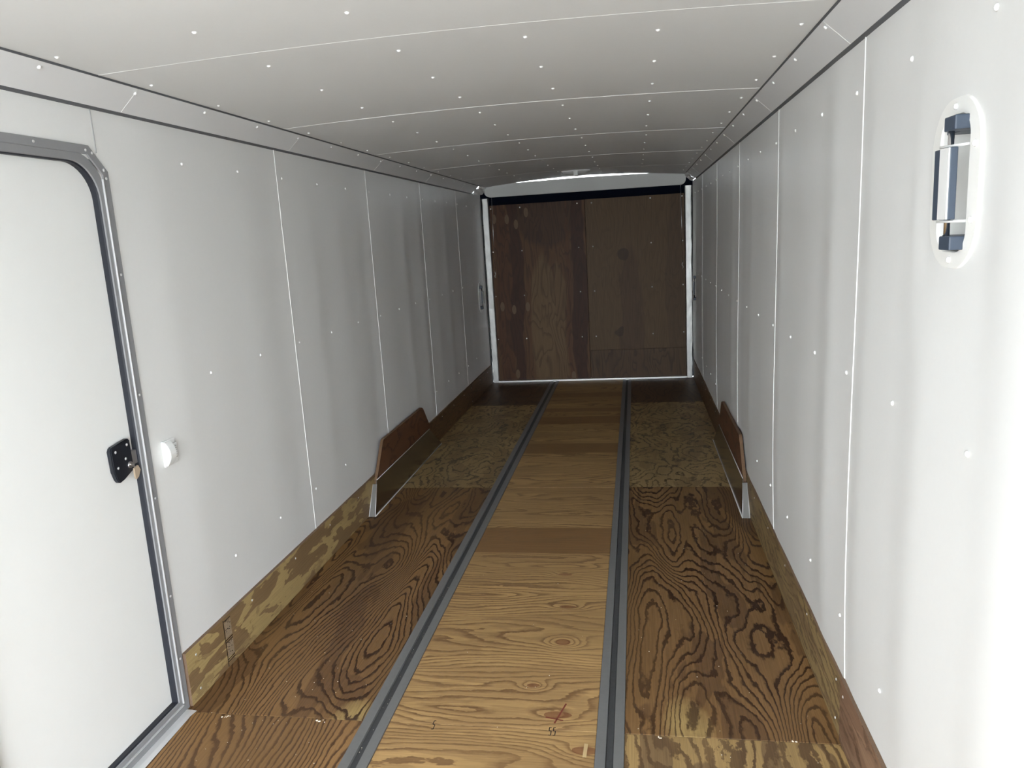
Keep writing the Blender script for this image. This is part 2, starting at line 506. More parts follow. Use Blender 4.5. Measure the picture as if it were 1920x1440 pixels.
W_NEARR = wood('plywood_tan_patchy', (0.420, 0.275, 0.115), (0.125, 0.072, 0.034), 'yx', seed=9.7, lines=11, along=1.2, across=4.0, drift=10, jag=1.6, sharp=(0.50, 0.57, 0.66), patch=0.8, patch_col=(0.175, 0.108, 0.055))
W_FARL = wood('plywood_swirly_left', (0.370, 0.255, 0.115), (0.070, 0.041, 0.018), 'yx', seed=12.6, lines=13, along=2.4, across=3.8, drift=2, jag=1.7, sharp=(0.64, 0.72, 0.80), patch=0.5, patch_col=(0.19, 0.118, 0.055))
W_FARR = wood('plywood_swirly_right', (0.370, 0.257, 0.117), (0.075, 0.045, 0.021), 'yx', seed=15.9, lines=12, along=2.2, across=3.6, drift=2, jag=1.7, sharp=(0.64, 0.72, 0.80), patch=0.5, patch_col=(0.19, 0.118, 0.055))
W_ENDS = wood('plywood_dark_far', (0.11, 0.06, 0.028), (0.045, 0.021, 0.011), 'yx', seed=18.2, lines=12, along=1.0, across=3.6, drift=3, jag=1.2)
CL, CDK = (0.450, 0.280, 0.118), (0.230, 0.128, 0.055)
CBAND = (0.245, 0.130, 0.052)
W_CEN = wood('plywood_golden_centre', CL, CDK, 'xy', seed=21.3, lines=19, along=0.75, across=4.2, drift=26, jag=1.3, sharp=(0.45, 0.65, 0.82), strength=1.0, soft=0.4,
             knots=((0.145, 3.374, 0.034, 0.013, 2.5), (0.185, 3.052, 0.040, 0.014, 3.0), (0.19, 2.76, 0.030, 0.022, 3.5), (0.109, 2.457, 0.026, 0.014, 3.0), (0.213, 2.292, 0.05, 0.02, 2.5), (0.318, 2.116, 0.045, 0.02, 2.0)),
             bands=((3.60, 3.945, 0.95), (5.41, 5.67, 0.9), (6.30, 6.56, 0.95), (6.76, 6.89, 0.8), (7.38, 7.57, 0.8)), band_col=CBAND,
             patch=0.45, patch_col=(0.325, 0.196, 0.086), tone=0.12)

bm = bmesh.new()
box(bm, -W-0.14, W+0.14, YO, YE+0.25, -0.08, -0.022)
floor = mesh_obj('floor', bm, OUTER)
tag(floor, 'plywood trailer floor in three lanes between two grey rails', 'floor', kind='structure')
RAILS = ((-0.448, -0.3547), (0.3509, 0.4401))
def floor_panel(x0, x1, y0, y1, mat, dz=0.0):
    bm = bmesh.new()
    g_ = 0.0009
    box(bm, x0+g_, x1-g_, y0+g_, y1-g_, -0.02, dz, bevel=0.0012)
    return mesh_obj('floor_panel', bm, mat, floor)
XI = W-TK
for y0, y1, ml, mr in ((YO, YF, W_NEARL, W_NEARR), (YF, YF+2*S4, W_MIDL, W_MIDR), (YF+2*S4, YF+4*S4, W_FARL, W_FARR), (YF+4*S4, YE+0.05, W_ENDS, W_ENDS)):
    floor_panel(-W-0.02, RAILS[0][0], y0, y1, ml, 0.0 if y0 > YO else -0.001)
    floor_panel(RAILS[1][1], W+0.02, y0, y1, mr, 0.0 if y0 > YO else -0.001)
for k in range(-2, 5):
    a, b = max(YO, YF+k*S4), min(YF+(k+1)*S4, YE+0.05)
    if k == 0: pass
    floor_panel(RAILS[0][1], RAILS[1][0], a, b, W_CEN, -0.0005*(k % 2))

# rails: flanged channels let into the floor
for i, (a, b) in enumerate(RAILS):
    bm = bmesh.new()
    w = b-a
    pts = [(a, -0.02), (a, 0.004), (a+0.36*w, 0.004), (a+0.38*w, -0.010), (a+0.62*w, -0.010), (a+0.64*w, 0.004), (b, 0.004), (b, -0.02)]
    prism(bm, [(x, YO, z) for x, z in pts], (0, YE-0.01-YO, 0))
    o = mesh_obj('floor_rail', bm, RAIL)
    tag(o, ('grey metal channel rail left of the golden centre plywood lane' if i == 0 else 'grey metal channel rail right of the golden centre plywood lane'), 'rail', 'channel rails along the floor')
    bm = bmesh.new()
    box(bm, a+0.385*w, a+0.615*w, YO, YE-0.02, -0.0099, -0.004)
    mesh_obj('groove_insert', bm, RAILG, o)['label'] = 'dark insert along the groove'
    bm = bmesh.new()
    box(bm, a+0.25*w, a+0.75*w, YE-0.035, YE-0.008, 0.0042, 0.011, bevel=0.002)
    box(bm, a+0.42*w, a+0.62*w, YE-0.06, YE-0.034, 0.0042, 0.014, bevel=0.002)
    mesh_obj('end_stop', bm, FEDGE, o)['label'] = 'small bright end stop'

# ---- kick boards
K_L = wood('kick_plywood_left', (0.460, 0.335, 0.150), (0.240, 0.155, 0.080), 'yz', seed=31.0, lines=3.0, along=2.6, across=9, drift=1.5, jag=1.2, sharp=(0.6, 0.66, 0.72), strength=0.6, patch=1.0, patch_col=(0.255, 0.165, 0.082), tone=0.08, patch_at=0.49)
K_R = wood('kick_plywood_right', (0.315, 0.222, 0.103), (0.125, 0.078, 0.038), 'yz', seed=35.0, lines=9.0, along=1.6, across=8, drift=14, jag=1.6, sharp=(0.55, 0.64, 0.74), patch=0.7, patch_col=(0.205, 0.132, 0.070), tone=0.1, patch_at=0.5)
K_RN = wood('kick_plywood_near', (0.270, 0.165, 0.105), (0.115, 0.062, 0.038), 'yz', seed=38.0, lines=7.0, along=1.6, across=7, drift=10, jag=1.4, patch=0.5, patch_col=(0.17, 0.092, 0.056))
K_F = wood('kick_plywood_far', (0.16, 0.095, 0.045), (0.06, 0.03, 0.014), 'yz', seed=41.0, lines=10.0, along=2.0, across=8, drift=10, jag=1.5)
for side, s in (('left', -1), ('right', 1)):
    bm = bmesh.new()
    x0, x1 = sorted((s*(W+0.001), s*(W+0.10)))
    box(bm, x0, x1, 2.3, YE+0.05, -0.03, 0.19)
    root = mesh_obj('baseboard_'+side, bm, OUTER)
    tag(root, 'plywood kick board along the foot of the %s wall' % side, 'baseboard', kind='structure')
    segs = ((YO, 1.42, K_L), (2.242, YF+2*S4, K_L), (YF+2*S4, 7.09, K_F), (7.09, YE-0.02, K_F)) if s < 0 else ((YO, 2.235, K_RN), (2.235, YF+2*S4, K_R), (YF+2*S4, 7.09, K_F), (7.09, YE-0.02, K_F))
    for a, b, mt in segs:
        bm = bmesh.new()
        x0, x1 = sorted((s*(W-TK), s*(W-0.0005-(0.006 if s > 0 else 0))))
        x1 = x1 if s < 0 else W
        x0 = x0 if s > 0 else -W
        x0, x1 = min(x0, x1), max(x0, x1)
        if s < 0: x0, x1 = -W, -W+TK
        else: x0, x1 = W-TK-(0.004 if a < 2.0 else 0.0), W
        box(bm, x0, x1, a+0.001, b-0.001, 0.0005, HK+(0.008 if (s > 0 and a < 2) else 0.0))
        for f in bm.faces:
            if abs(f.normal.x) < 0.5: f.material_index = 1
        bm.normal_update()
        for f in bm.faces: f.material_index = 0 if abs(f.normal.x) > 0.5 else 1
        mesh_obj('kick_board', bm, [mt, PLYEDGE], root)
        y = a+0.06
        while y < b:
            if not (4.05 < y < 5.8): 
                screw((s*(W-TK-(0.004 if (s > 0 and a < 2) else 0)), y, 0.17), (-s, 0, 0), root, STEEL_SCREW_ME)
                if y-a < 0.1: screw((s*(W-TK), y, 0.035), (-s, 0, 0), root, STEEL_SCREW_ME)
            y += 0.42
    if s < 0:
        xs_ = -W+TK+0.0004
        bm = bmesh.new()
        def flat(y0, z0, y1, z1, w):
            d = Vector((0, y1-y0, z1-z0)); n = Vector((0, -d.z, d.y)).normalized()*w/2
            p, q = Vector((xs_, y0, z0)), Vector((xs_, y1, z1))
            bm.faces.new([bm.verts.new(v) for v in (p+n, p-n, q-n, q+n)])
        flat(2.495, 0.198, 2.495, 0.003, 0.0045)
        for z in (0.192, 0.112, 0.103, 0.032, 0.023): flat(2.495, z, 2.548, z, 0.004)
        rr = random.Random(5)
        for z0 in (0.165, 0.075):
            for i in range(12):
                yy, zz = 2.503+rr.uniform(0, 0.034), z0+rr.uniform(-0.024, 0.024)
                flat(yy, zz, yy+rr.uniform(0.003, 0.009), zz+rr.uniform(-0.004, 0.004), 0.003)
        mesh_obj('grade_stamp', bm, INK, root)['label'] = 'dark illegible ink stamp'
        bm = bmesh.new()
        xs_ -= 0.0002
        flat(2.524, 0.118, 2.524, 0.185, 0.046); flat(2.524, 0.038, 2.524, 0.098, 0.046)
        mesh_obj('stamp_smudge', bm, INKP, root)

# ------------------------------------------------------------------ side door in the left wall
bm = bmesh.new()
XL = -W
box(bm, XL-0.046, XL-0.024, 1.40, 2.20, 0.045, 1.91)
door = mesh_obj('door_1', bm, DOORW)
tag(door, 'closed white side door with rounded top corner and grey metal frame', 'door', kind='structure')
# opening outline (y,z) following the near jamb, head, chamfer and far jamb; stations give inward offsets
def outline(off, rad, chamfer=None):
    y0, y1, z0, z1 = 1.425+off, 2.238-off, 0.0+off, 1.950-off
    pts = [(y0, z0)]
    def corner(cy, cz, a0, a1, n=10):
        return [(cy+rad*math.cos(math.radians(a0+(a1-a0)*i/n)), cz+rad*math.sin(math.radians(a0+(a1-a0)*i/n))) for i in range(n+1)]
    if chamfer is None:
        pts += corner(y0+rad, z1-rad, 180, 90)+corner(y1-rad, z1-rad, 90, 0)
    else:
        pts += [(y0, z1-chamfer), (y0+chamfer, z1), (y1-chamfer, z1), (y1, z1-chamfer)]
    pts += [(y1, z0)]
    return pts
def resample(pts, n):
    P = [Vector((0, a, b)) for a, b in pts]+[Vector((0, *pts[0]))]
    L = [0]
    for i in range(len(P)-1): L.append(L[-1]+(P[i+1]-P[i]).length)
    out = []
    for k in range(n):
        t = L[-1]*k/n
        i = max(j for j in range(len(L)-1) if L[j] <= t)
        q = P[i].lerp(P[i+1], (t-L[i])/(L[i+1]-L[i])); out.append((q.y, q.z))
    return out
def loop_faces(bm, A, B, mi=0):
    n = len(A)
    for i in range(n):
        f = bm.faces.new((A[i], A[(i+1) % n], B[(i+1) % n], B[i])); f.material_index = mi
def ring(bm, pts, x): return [bm.verts.new((x, a, b)) for a, b in pts]
def poly_chamfer(off, c):
    y0, y1, z0, z1 = 1.425+off, 2.238-off, 0.0+off, 1.950-off
    return [(y0, z0), (y0, z1-c), (y0+c, z1), (y1-c, z1), (y1, z1-c), (y1, z0)]
CH, t_ = 0.073, math.tan(math.radians(22.5))
bm = bmesh.new()
A = ring(bm, poly_chamfer(0, CH), XL+0.0005); B = ring(bm, poly_chamfer(0.001, CH), XL+0.005)
C = ring(bm, poly_chamfer(0.026, CH-0.026*(2-1.414)), XL+0.005); D = ring(bm, poly_chamfer(0.028, CH-0.028*(2-1.414)), XL+0.0005)
loop_faces(bm, A, B); loop_faces(bm, B, C); loop_faces(bm, C, D)
bmesh.ops.recalc_face_normals(bm, faces=bm.faces)
fr = mesh_obj('outer_frame', bm, ALUF, door)
for y, z in ((1.62, 1.937), (1.945, 1.937), (2.150, 1.934), (2.176, 1.928), (2.218, 1.880), (2.224, 1.855), (2.224, 1.555), (2.224, 1.16), (2.224, 0.80), (2.224, 0.44), (2.224, 0.2)):
    screw((XL+0.005, y, z), (1, 0, 0), door, STEEL_SCREW_ME)
RC = 0.125
N = 120
def rnd(off): 
    return resample(outline(off, max(0.01, RC-(off-0.03)*1.0)), N)
def rounded(off, rad, n=10):
    return outline(off, rad)
bm = bmesh.new()
o1, o2, o3 = rounded(0.022, RC), rounded(0.048, RC-0.012), rounded(0.048, RC-0.012)
a1, a2, a3, a4 = ring(bm, o1, XL+0.002), ring(bm, o2, XL+0.002), ring(bm, rounded(0.050, RC-0.013), XL-0.002), ring(bm, o1, XL-0.03)
loop_faces(bm, a4, a1); loop_faces(bm, a1, a2); loop_faces(bm, a2, a3)
bmesh.ops.recalc_face_normals(bm, faces=bm.faces)
mesh_obj('inner_frame', bm, ALUF, door)
bm = bmesh.new()                      # raised bright lip between the two flanges (jambs and sill)
box(bm, XL, XL+0.0075, 2.205, 2.2095, 0.035, 1.852, bevel=0.001)
box(bm, XL, XL+0.0075, 1.454, 1.458, 0.035, 1.852, bevel=0.001)
box(bm, XL, XL+0.0075, 1.458, 2.205, 0.028, 0.032, bevel=0.001)
mesh_obj('frame_lip', bm, FEDGE, door)['label'] = 'thin bright lip of the door frame'
bm = bmesh.new()                      # rubber seal: the return face down to the leaf
b1, b2, b3 = ring(bm, rounded(0.050, RC-0.013), XL-0.002), ring(bm, rounded(0.0535, RC-0.014), XL-0.006), ring(bm, rounded(0.0535, RC-0.014), XL-0.025)
loop_faces(bm, b1, b2); loop_faces(bm, b2, b3)
b4 = ring(bm, rounded(0.030, RC), XL-0.025); b5 = ring(bm, rounded(0.030, RC), XL-0.002)
loop_faces(bm, b3, b4); loop_faces(bm, b4, b5)
bmesh.ops.recalc_face_normals(bm, faces=bm.faces)
mesh_obj('rubber_seal', bm, RUBBER, door)['label'] = 'dark rubber seal'
# latch
bm = bmesh.new()
xb = XL-0.024
prism(bm, [(xb, 2.065, 0.940), (xb, 2.062, 1.010), (xb, 2.070, 1.022), (xb, 2.150, 1.032), (xb, 2.158, 1.026), (xb, 2.160, 0.925), (xb, 2.110, 0.905), (xb, 2.085, 0.900), (xb, 2.075, 0.910)], (0.017, 0, 0))
bmesh.ops.bevel(bm, geom=list(bm.edges), offset=0.003, segments=2, affect='EDGES')
latch = mesh_obj('door_latch', bm, BLACK, door); latch['label'] = 'black door latch box'
for y, z in ((2.083, 1.003), (2.140, 1.013), (2.085, 0.950), (2.125, 0.970)):
    screw((xb+0.017, y, z), (1, 0, 0), latch, STEEL_SCREW_ME)
bm = bmesh.new()
prism(bm, [(xb+0.020, 2.148, 0.930), (xb+0.020, 2.168, 0.935), (xb+0.020, 2.176, 0.918), (xb+0.020, 2.164, 0.898), (xb+0.020, 2.152, 0.892), (xb+0.020, 2.147, 0.902)], (0.006, 0, 0))
mesh_obj('thumb_lever', bm, BRASS, latch)['label'] = 'small tan thumb lever'
bm = bmesh.new()
tube(bm, (xb+0.015, 2.140, 0.945), (xb+0.022, 2.140, 0.945), 0.011, 14)
tube(bm, (xb+0.021, 2.133, 0.950), (xb+0.023, 2.150, 0.938), 0.003, 8)
box(bm, xb+0.0, xb+0.016, 2.158, 2.182, 0.94, 0.985, bevel=0.002)
mesh_obj('latch_bolt', bm, ALU, latch)['label'] = 'metal latch bolt'
# bright threshold plate on the floor before the door
bm = bmesh.new()
rr = random.Random(3)
pl, ys = [], [YO+0.01+0.05*i for i in range(0, 55)]
ys = [y for y in ys if 1.35 < y < 2.16]+[2.185, 2.218]
R_, L_ = [], []
for y in ys:
    L_.append(bm.verts.new((-W-0.004, y, 0.004)))
    R_.append((bm.verts.new((-1.098+rr.uniform(-.002, .003), y, 0.0035)), bm.verts.new((-1.078+rr.uniform(-.006, .006), y, 0.0008))))
for i in range(len(ys)-1):
    bm.faces.new((L_[i], R_[i][0], R_[i+1][0], L_[i+1])); bm.faces.new((R_[i][0], R_[i][1], R_[i+1][1], R_[i+1][0]))
bmesh.ops.recalc_face_normals(bm, faces=bm.faces)
for f in bm.faces:
    if f.normal.z < 0: f.normal_flip()
mesh_obj('threshold_plate', bm, ALUB, door)['label'] = 'bright bent aluminium threshold plate'

# ------------------------------------------------------------------ rear frame and ramp door
bm = bmesh.new()
def post_pts(s):
    return [(s*1.040, 0.0), (s*1.102, 0.0), (s*1.110, 2.045), (s*1.044, 2.045)]
for n, s in ((3, -1), (4, 1)):
    bm = bmesh.new()
    N_ = 26
    rr = random.Random(n)
    secs = []
    for i in range(N_+1):
        z = 2.05*i/N_
        xi, xo = 1.039+0.005*z/2.05, 1.102+0.008*z/2.05+rr.uniform(-.004, .003)
        secs.append([bm.verts.new((s*xi, YE, z)), bm.verts.new((s*(xi+0.006), YE-0.004+rr.uniform(-.001, .001), z)), bm.verts.new((s*(xo-0.006), YE-0.004+rr.uniform(-.001, .001), z)), bm.verts.new((s*xo, YE, z)), bm.verts.new((s*xo, YE+0.10, z)), bm.verts.new((s*xi, YE+0.10, z))])
    for i in range(N_):
        for j in range(6):
            bm.faces.new((secs[i][j], secs[i][(j+1) % 6], secs[i+1][(j+1) % 6], secs[i+1][j]))
    bm.faces.new(secs[0]); bm.faces.new(secs[-1])
    bmesh.ops.recalc_face_normals(bm, faces=bm.faces)
    o = mesh_obj('trim_%d' % n, bm, POST)
    tag(o, 'mottled aluminium corner post %s of the plywood ramp door' % ('left' if s < 0 else 'right'), 'post', kind='structure')
    bm = bmesh.new()
    for z in ((1.92, .012), (1.52, .02), (1.18, .025), (0.93, .02), (0.62, .015), (0.30, .03), (1.75, .012)):
        zc, h = z
        prism(bm, [(s*(1.105+0.003*zc/2), YE-0.0055, zc-h), (s*(1.110), YE-0.0055, zc-h*0.4), (s*1.112, YE-0.0055, zc+h*0.8), (s*(1.104+0.003*zc/2), YE-0.0055, zc+h*0.5)], (0, 0.005, 0))
    box(bm, *sorted((s*1.111, s*1.1225)), YE-0.004, YE+0.05, 0.0, 2.05)
    mesh_obj('sealant', bm, CAULK, o)['label'] = 'dark ragged sealant along the post'
# wall closers behind the posts
bm = bmesh.new()
for s in (-1, 1): box(bm, *sorted((s*1.10, s*(W+0.12))), YE+0.05, YE+0.10, -0.05, HC+0.10)
# header with rounded lower corners, straight top edge; the arched roof leaves a slit of daylight over it
n = 8
hp = [(-1.092, 2.160)]
r_ = 0.055
for i in range(n+1):
    a = math.radians(180+90*i/n); hp.append((-1.0+r_*1.4*math.cos(a)*0.9, 2.040+r_+r_*math.sin(a)))
for i in range(n+1):
    a = math.radians(270+90*i/n); hp.append((1.0+r_*0.95*math.cos(a), 2.040+r_+r_*math.sin(a)))
hp += [(1.056, 2.165), (0.8, 2.176), (0, 2.184), (-0.8, 2.174)]
bm = bmesh.new()
prism(bm, [(x, YE-0.03, z) for x, z in hp], (0, 0.035, 0))
head = mesh_obj('trim_5', bm, HEADER)
tag(head, 'grey header panel with rounded lower corners above the ramp door', 'trim', kind='structure')
bm = bmesh.new()
box(bm, -1.13, 1.13, YE+0.05, YE+0.09, 1.94, 2.135)
mesh_obj('header_beam', bm, NAVY, head)['label'] = 'blue-black beam in the gap under the header'
bm = bmesh.new()
box(bm, -1.12, -1.03, YE-0.02, YE+0.05, 2.03, 2.14); box(bm, 1.03, 1.12, YE-0.02, YE+0.05, 2.03, 2.14)
mesh_obj('corner_block', bm, NAVY, head)
for x in (-0.35, 0.2, 0.55, -0.55):
    screw((x, YE-0.03, 2.158), (0, -1, 0), head, STEEL_SCREW_ME)
# sill
bm = bmesh.new()
box(bm, -1.04, 1.04, YE-0.012, YE+0.09, 0.0, 0.018, bevel=0.003)
tag(mesh_obj('trim_6', bm, simple('white_sill_metal', (0.9, 0.9, 0.89), 0.35, 0.6)), 'thin bright metal sill under the ramp door', 'sill', kind='structure')

# ramp door: two plywood sheets on a dark back
def ramp_wood(name, base, streaks, grain_dark, seed, swirl=0.0):
    m, nt, b = new_mat(name)
    g = G(nt)
    geo = nt.nodes.new('ShaderNodeNewGeometry')
    sp = nt.nodes.new('ShaderNodeSeparateXYZ')
    nt.links.new(geo.outputs['Position'], sp.inputs[0])
    X, Z = sp.outputs[0], sp.outputs[2]
    wob = g.noise(g.comb(g.math('MULTIPLY', X, 4), g.math('MULTIPLY', Z, 1.2), seed), 1, 3, 0.6)
    xx = g.math('ADD', X, g.math('MULTIPLY', g.math('SUBTRACT', wob, 0.5), 0.22))
    col = base
    for (xc, hw, zc, hz, c, k) in streaks:
        dx = g.math('DIVIDE', g.math('SUBTRACT', xx, xc), hw)
        dz = g.math('DIVIDE', g.math('SUBTRACT', Z, zc), hz)
        d = g.math('ADD', g.math('MULTIPLY', dx, dx), g.math('MULTIPLY', dz, dz))
        mk = g.ramp(d, [(0.72, k), (1.0, 0.0)])
        col = g.mix(mk, col, c)
    f = g.math('MULTIPLY', g.noise(g.comb(g.math('MULTIPLY', X, 6), g.math('MULTIPLY', Z, 1.3), seed+4), 1, 2, 0.5, 0.4), 9)
    fr = g.math('FRACT', g.math('MULTIPLY_ADD', X, 12, f))
    ln = g.ramp(fr, [(0.0, 0), (0.5, 0), (0.88, 0.55), (1.0, 0)])
    col = g.mix(g.math('MULTIPLY', ln, swirl), col, grain_dark)
    fib = g.noise(g.comb(g.math('MULTIPLY', X, 220), g.math('MULTIPLY', Z, 5), seed), 1, 2)
    col = g.mix(0.6, col, g.ramp(fib, [(0.3, 0.6), (0.7, 1.0)]), 'MULTIPLY')
    nt.links.new(col, b.inputs['Base Color'])
    b.inputs['Roughness'].default_value = 0.55
    b.inputs['Specular IOR Level'].default_value = 0.3
    return m
LTN, RED, DRK = (0.180, 0.108, 0.052), (0.100, 0.042, 0.020), (0.052, 0.019, 0.011)
RWL = ramp_wood('ramp_plywood_reddish', (0.125, 0.060, 0.028),
    [(-0.93, 0.09, 0.9, 1.6, RED, 0.9), (-0.78, 0.085, 1.0, 1.5, DRK, 0.8), (-0.5, 0.13, 0.7, 0.75, LTN, 0.9), (-0.33, 0.09, 0.8, 0.55, LTN, 0.7),
     (-0.42, 0.20, 0.22, 0.5, LTN, 0.75), (-0.42, 0.35, 1.85, 0.4, (0.065, 0.033, 0.020), 0.7), (-0.08, 0.085, 0.9, 1.6, DRK, 0.85), (-0.20, 0.03, 0.9, 1.4, RED, 0.6)],
    (0.028, 0.013, 0.008), 51.0, 0.8)
RWR = ramp_wood('ramp_plywood_olive', (0.130, 0.078, 0.039),
    [(0.45, 0.14, 0.7, 0.8, (0.092, 0.050, 0.031), 0.6), (0.95, 0.10, 1.0, 1.6, (0.088, 0.052, 0.031), 0.5), (0.38, 0.06, 1.36, 0.07, (0.055, 0.032, 0.02), 0.7), (0.33, 0.035, 0.53, 0.06, (0.055, 0.032, 0.02), 0.7), (0.565, 0.03, 1.36, 0.055, (0.13, 0.08, 0.045), 0.6)],
    (0.05, 0.028, 0.016), 57.0, 0.4)
RWR2 = ramp_wood('ramp_plywood_swirl', (0.108, 0.064, 0.035), [(0.4, 0.25, 0.1, 0.4, (0.098, 0.054, 0.032), 0.5)], (0.036, 0.019, 0.011), 63.0, 0.95)
bm = bmesh.new()
box(bm, -1.12, 1.12, YE+0.10, YE+0.14, 0.0, HC+0.02)
ramp = mesh_obj('door_2', bm, NAVY)
tag(ramp, 'closed plywood ramp door at the far end of the trailer', 'door', kind='structure')
for x0, x1, z0, z1, mt in ((-1.036, -0.0015, 0.02, 1.955, RWL), (0.0015, 1.036, 0.333, 1.957, RWR), (0.0015, 1.036, 0.02, 0.3315, RWR2)):
    bm = bmesh.new()
    box(bm, x0, x1, YE+0.022, YE+0.04, z0, z1, bevel=0.001)
    mesh_obj('plywood_sheet', bm, mt, ramp)
for x, zs in ((-0.70, (1.918, 1.457, .97, .49)), (-0.081, (1.922, 1.458, .983, .486)), (0.073, (1.918, 1.46, .982, .486)), (0.688, (1.928, 1.466, .999, .493)), (1.014, (1.928, 1.47, 1.007, .5)), (-1.021, (1.92, 1.457, .97, .49))):
    for z in zs: screw((x, YE+0.022, z), (0, -1, 0), ramp, END_SCREW_ME)
PATCH = simple('lighter_wood_patch', (0.145, 0.085, 0.045), 0.6, noise=0.15, nscale=60)
for x, z in ((-0.99, 1.81), (-0.849, 1.80), (-0.751, 1.741), (-0.636, 1.861), (-0.953, .854), (-0.823, .816), (-0.669, .842), (-0.82, .09), (-0.191, .053)):
    bm = bmesh.new()
    pts = [(x+0.024*math.cos(t)*(1 if abs(math.cos(t)) > .2 else .8), YE+0.0214, z+0.052*math.sin(t)) for t in [2*math.pi*i/14 for i in range(14)]]
    prism(bm, pts, (0, 0.001, 0))
    mesh_obj('wood_patch', bm, PATCH, ramp)['label'] = 'lighter oval wood patch'
for s in (-1, 1):
    bm = bmesh.new()
    tube(bm, (s*1.0, YE+0.012, 2.10), (s*1.012, YE+0.012, 1.24), 0.0022, 6)
    cb = mesh_obj('lift_cable', bm, CHROME, ramp)
    bm = bmesh.new()
    tube(bm, (s*1.012, YE+0.012, 1.245), (s*1.006, YE+0.010, 1.215), 0.005, 8)
    tube(bm, (s*1.006, YE+0.010, 1.215), (s*1.018, YE+0.010, 1.195), 0.005, 8)
    tube(bm, (s*1.018, YE+0.010, 1.195), (s*1.008, YE+0.010, 1.175), 0.004, 8)
    mesh_obj('cable_hook', bm, ALUB, cb)['label'] = 'bright cable hook'

# ------------------------------------------------------------------ wheel well covers with plywood boards
BOARD = wood('fender_board_red_brown', (0.135, 0.062, 0.032), (0.055, 0.024, 0.013), 'yz', seed=71.0, lines=6, along=2.5, across=6, drift=4, jag=0.8)
BEDGE = simple('fender_board_edge', (0.15, 0.085, 0.045), 0.7, noise=0.2, nscale=90)
for s in (-1, 1):
    yb0, yb1, yt0, yt1, zt = 4.115, 5.735, 4.245, 5.475, 0.190
    xb_, xt_, xw = 1.067, 1.084, W-TK
    e = bpy.data.objects.new('wheel_well_cover', None)
    e.location = (s*1.09, 4.9, 0); link(e)
    tag(e, 'aluminium wheel well cover with plywood board against the %s wall' % ('left' if s < 0 else 'right'), 'wheel cover', 'wheel well covers')
    def part(name, bm, mat, lab=None):
        o = mesh_obj(name, bm, mat, e)
        o.matrix_parent_inverse = Matrix.Translation(-e.location)
        if lab: o['label'] = lab
        return o
    bm = bmesh.new()
    t = 0.003
    P = [(s*xb_, yb0, 0.001), (s*xb_, yb1, 0.001), (s*xt_, yt1, zt), (s*xt_, yt0, zt)]
    prism(bm, P, (s*t, 0, 0))
    part('cover_plate', bm, FENDER)
    bm = bmesh.new()
    fz_ = 0.168
    q = fz_/zt
    xm, ym = xb_+(xt_-xb_)*q, yb0+(yt0-yb0)*q
    prism(bm, [(s*xb_, yb0, 0.001), (s*xm, ym, fz_), (s*(xw-0.001), ym, fz_), (s*(xw-0.001), yb0, 0.001)], (0, 0.003, 0))
    part('end_flange', bm, FLNG, 'bent near end flange')
    bm = bmesh.new()
    ym2 = yb1-(yb1-yt1)*q
    prism(bm, [(s*xb_, yb1, 0.001), (s*xm, ym2, fz_), (s*(xw-0.001), ym2, fz_), (s*(xw-0.001), yb1, 0.001)], (0, -0.003, 0))
    part('end_flange', bm, FLNG, 'bent far end flange')
    bm = bmesh.new()
    tube(bm, (s*(xt_-0.0002), yt0, zt), (s*(xt_-0.0002), yt1, zt), 0.0028, 6)
    tube(bm, (s*(xb_-0.002), yb0, 0.003), (s*(xb_-0.002), yb1, 0.003), 0.003, 6)
    tube(bm, (s*xb_, yb0-0.0005, 0.002), (s*xm, ym-0.0005, fz_), 0.0024, 6)
    tube(bm, (s*(xw-0.003), yb0-0.0005, 0.002), (s*(xw-0.003), ym-0.0005, fz_), 0.0020, 6)
    part('cover_edge', bm, FEDGE, 'bright cut edges of the plate')
    bm = bmesh.new()
    xo = 1.088
    pts = [(4.262, 0.10), (4.262, 0.188), (4.425, 0.380), (4.445, 0.392), (5.335, 0.392), (5.365, 0.378), (5.53, 0.188), (5.53, 0.10)]
    prism(bm, [(s*xo, y, z) for y, z in pts], (s*0.018, 0, 0))
    bm.normal_update()
    for f in bm.faces: f.material_index = 0 if abs(f.normal.x) > 0.5 else 1
    part('plywood_board', bm, [BOARD, BEDGE], 'red-brown plywood board with sloping ends')

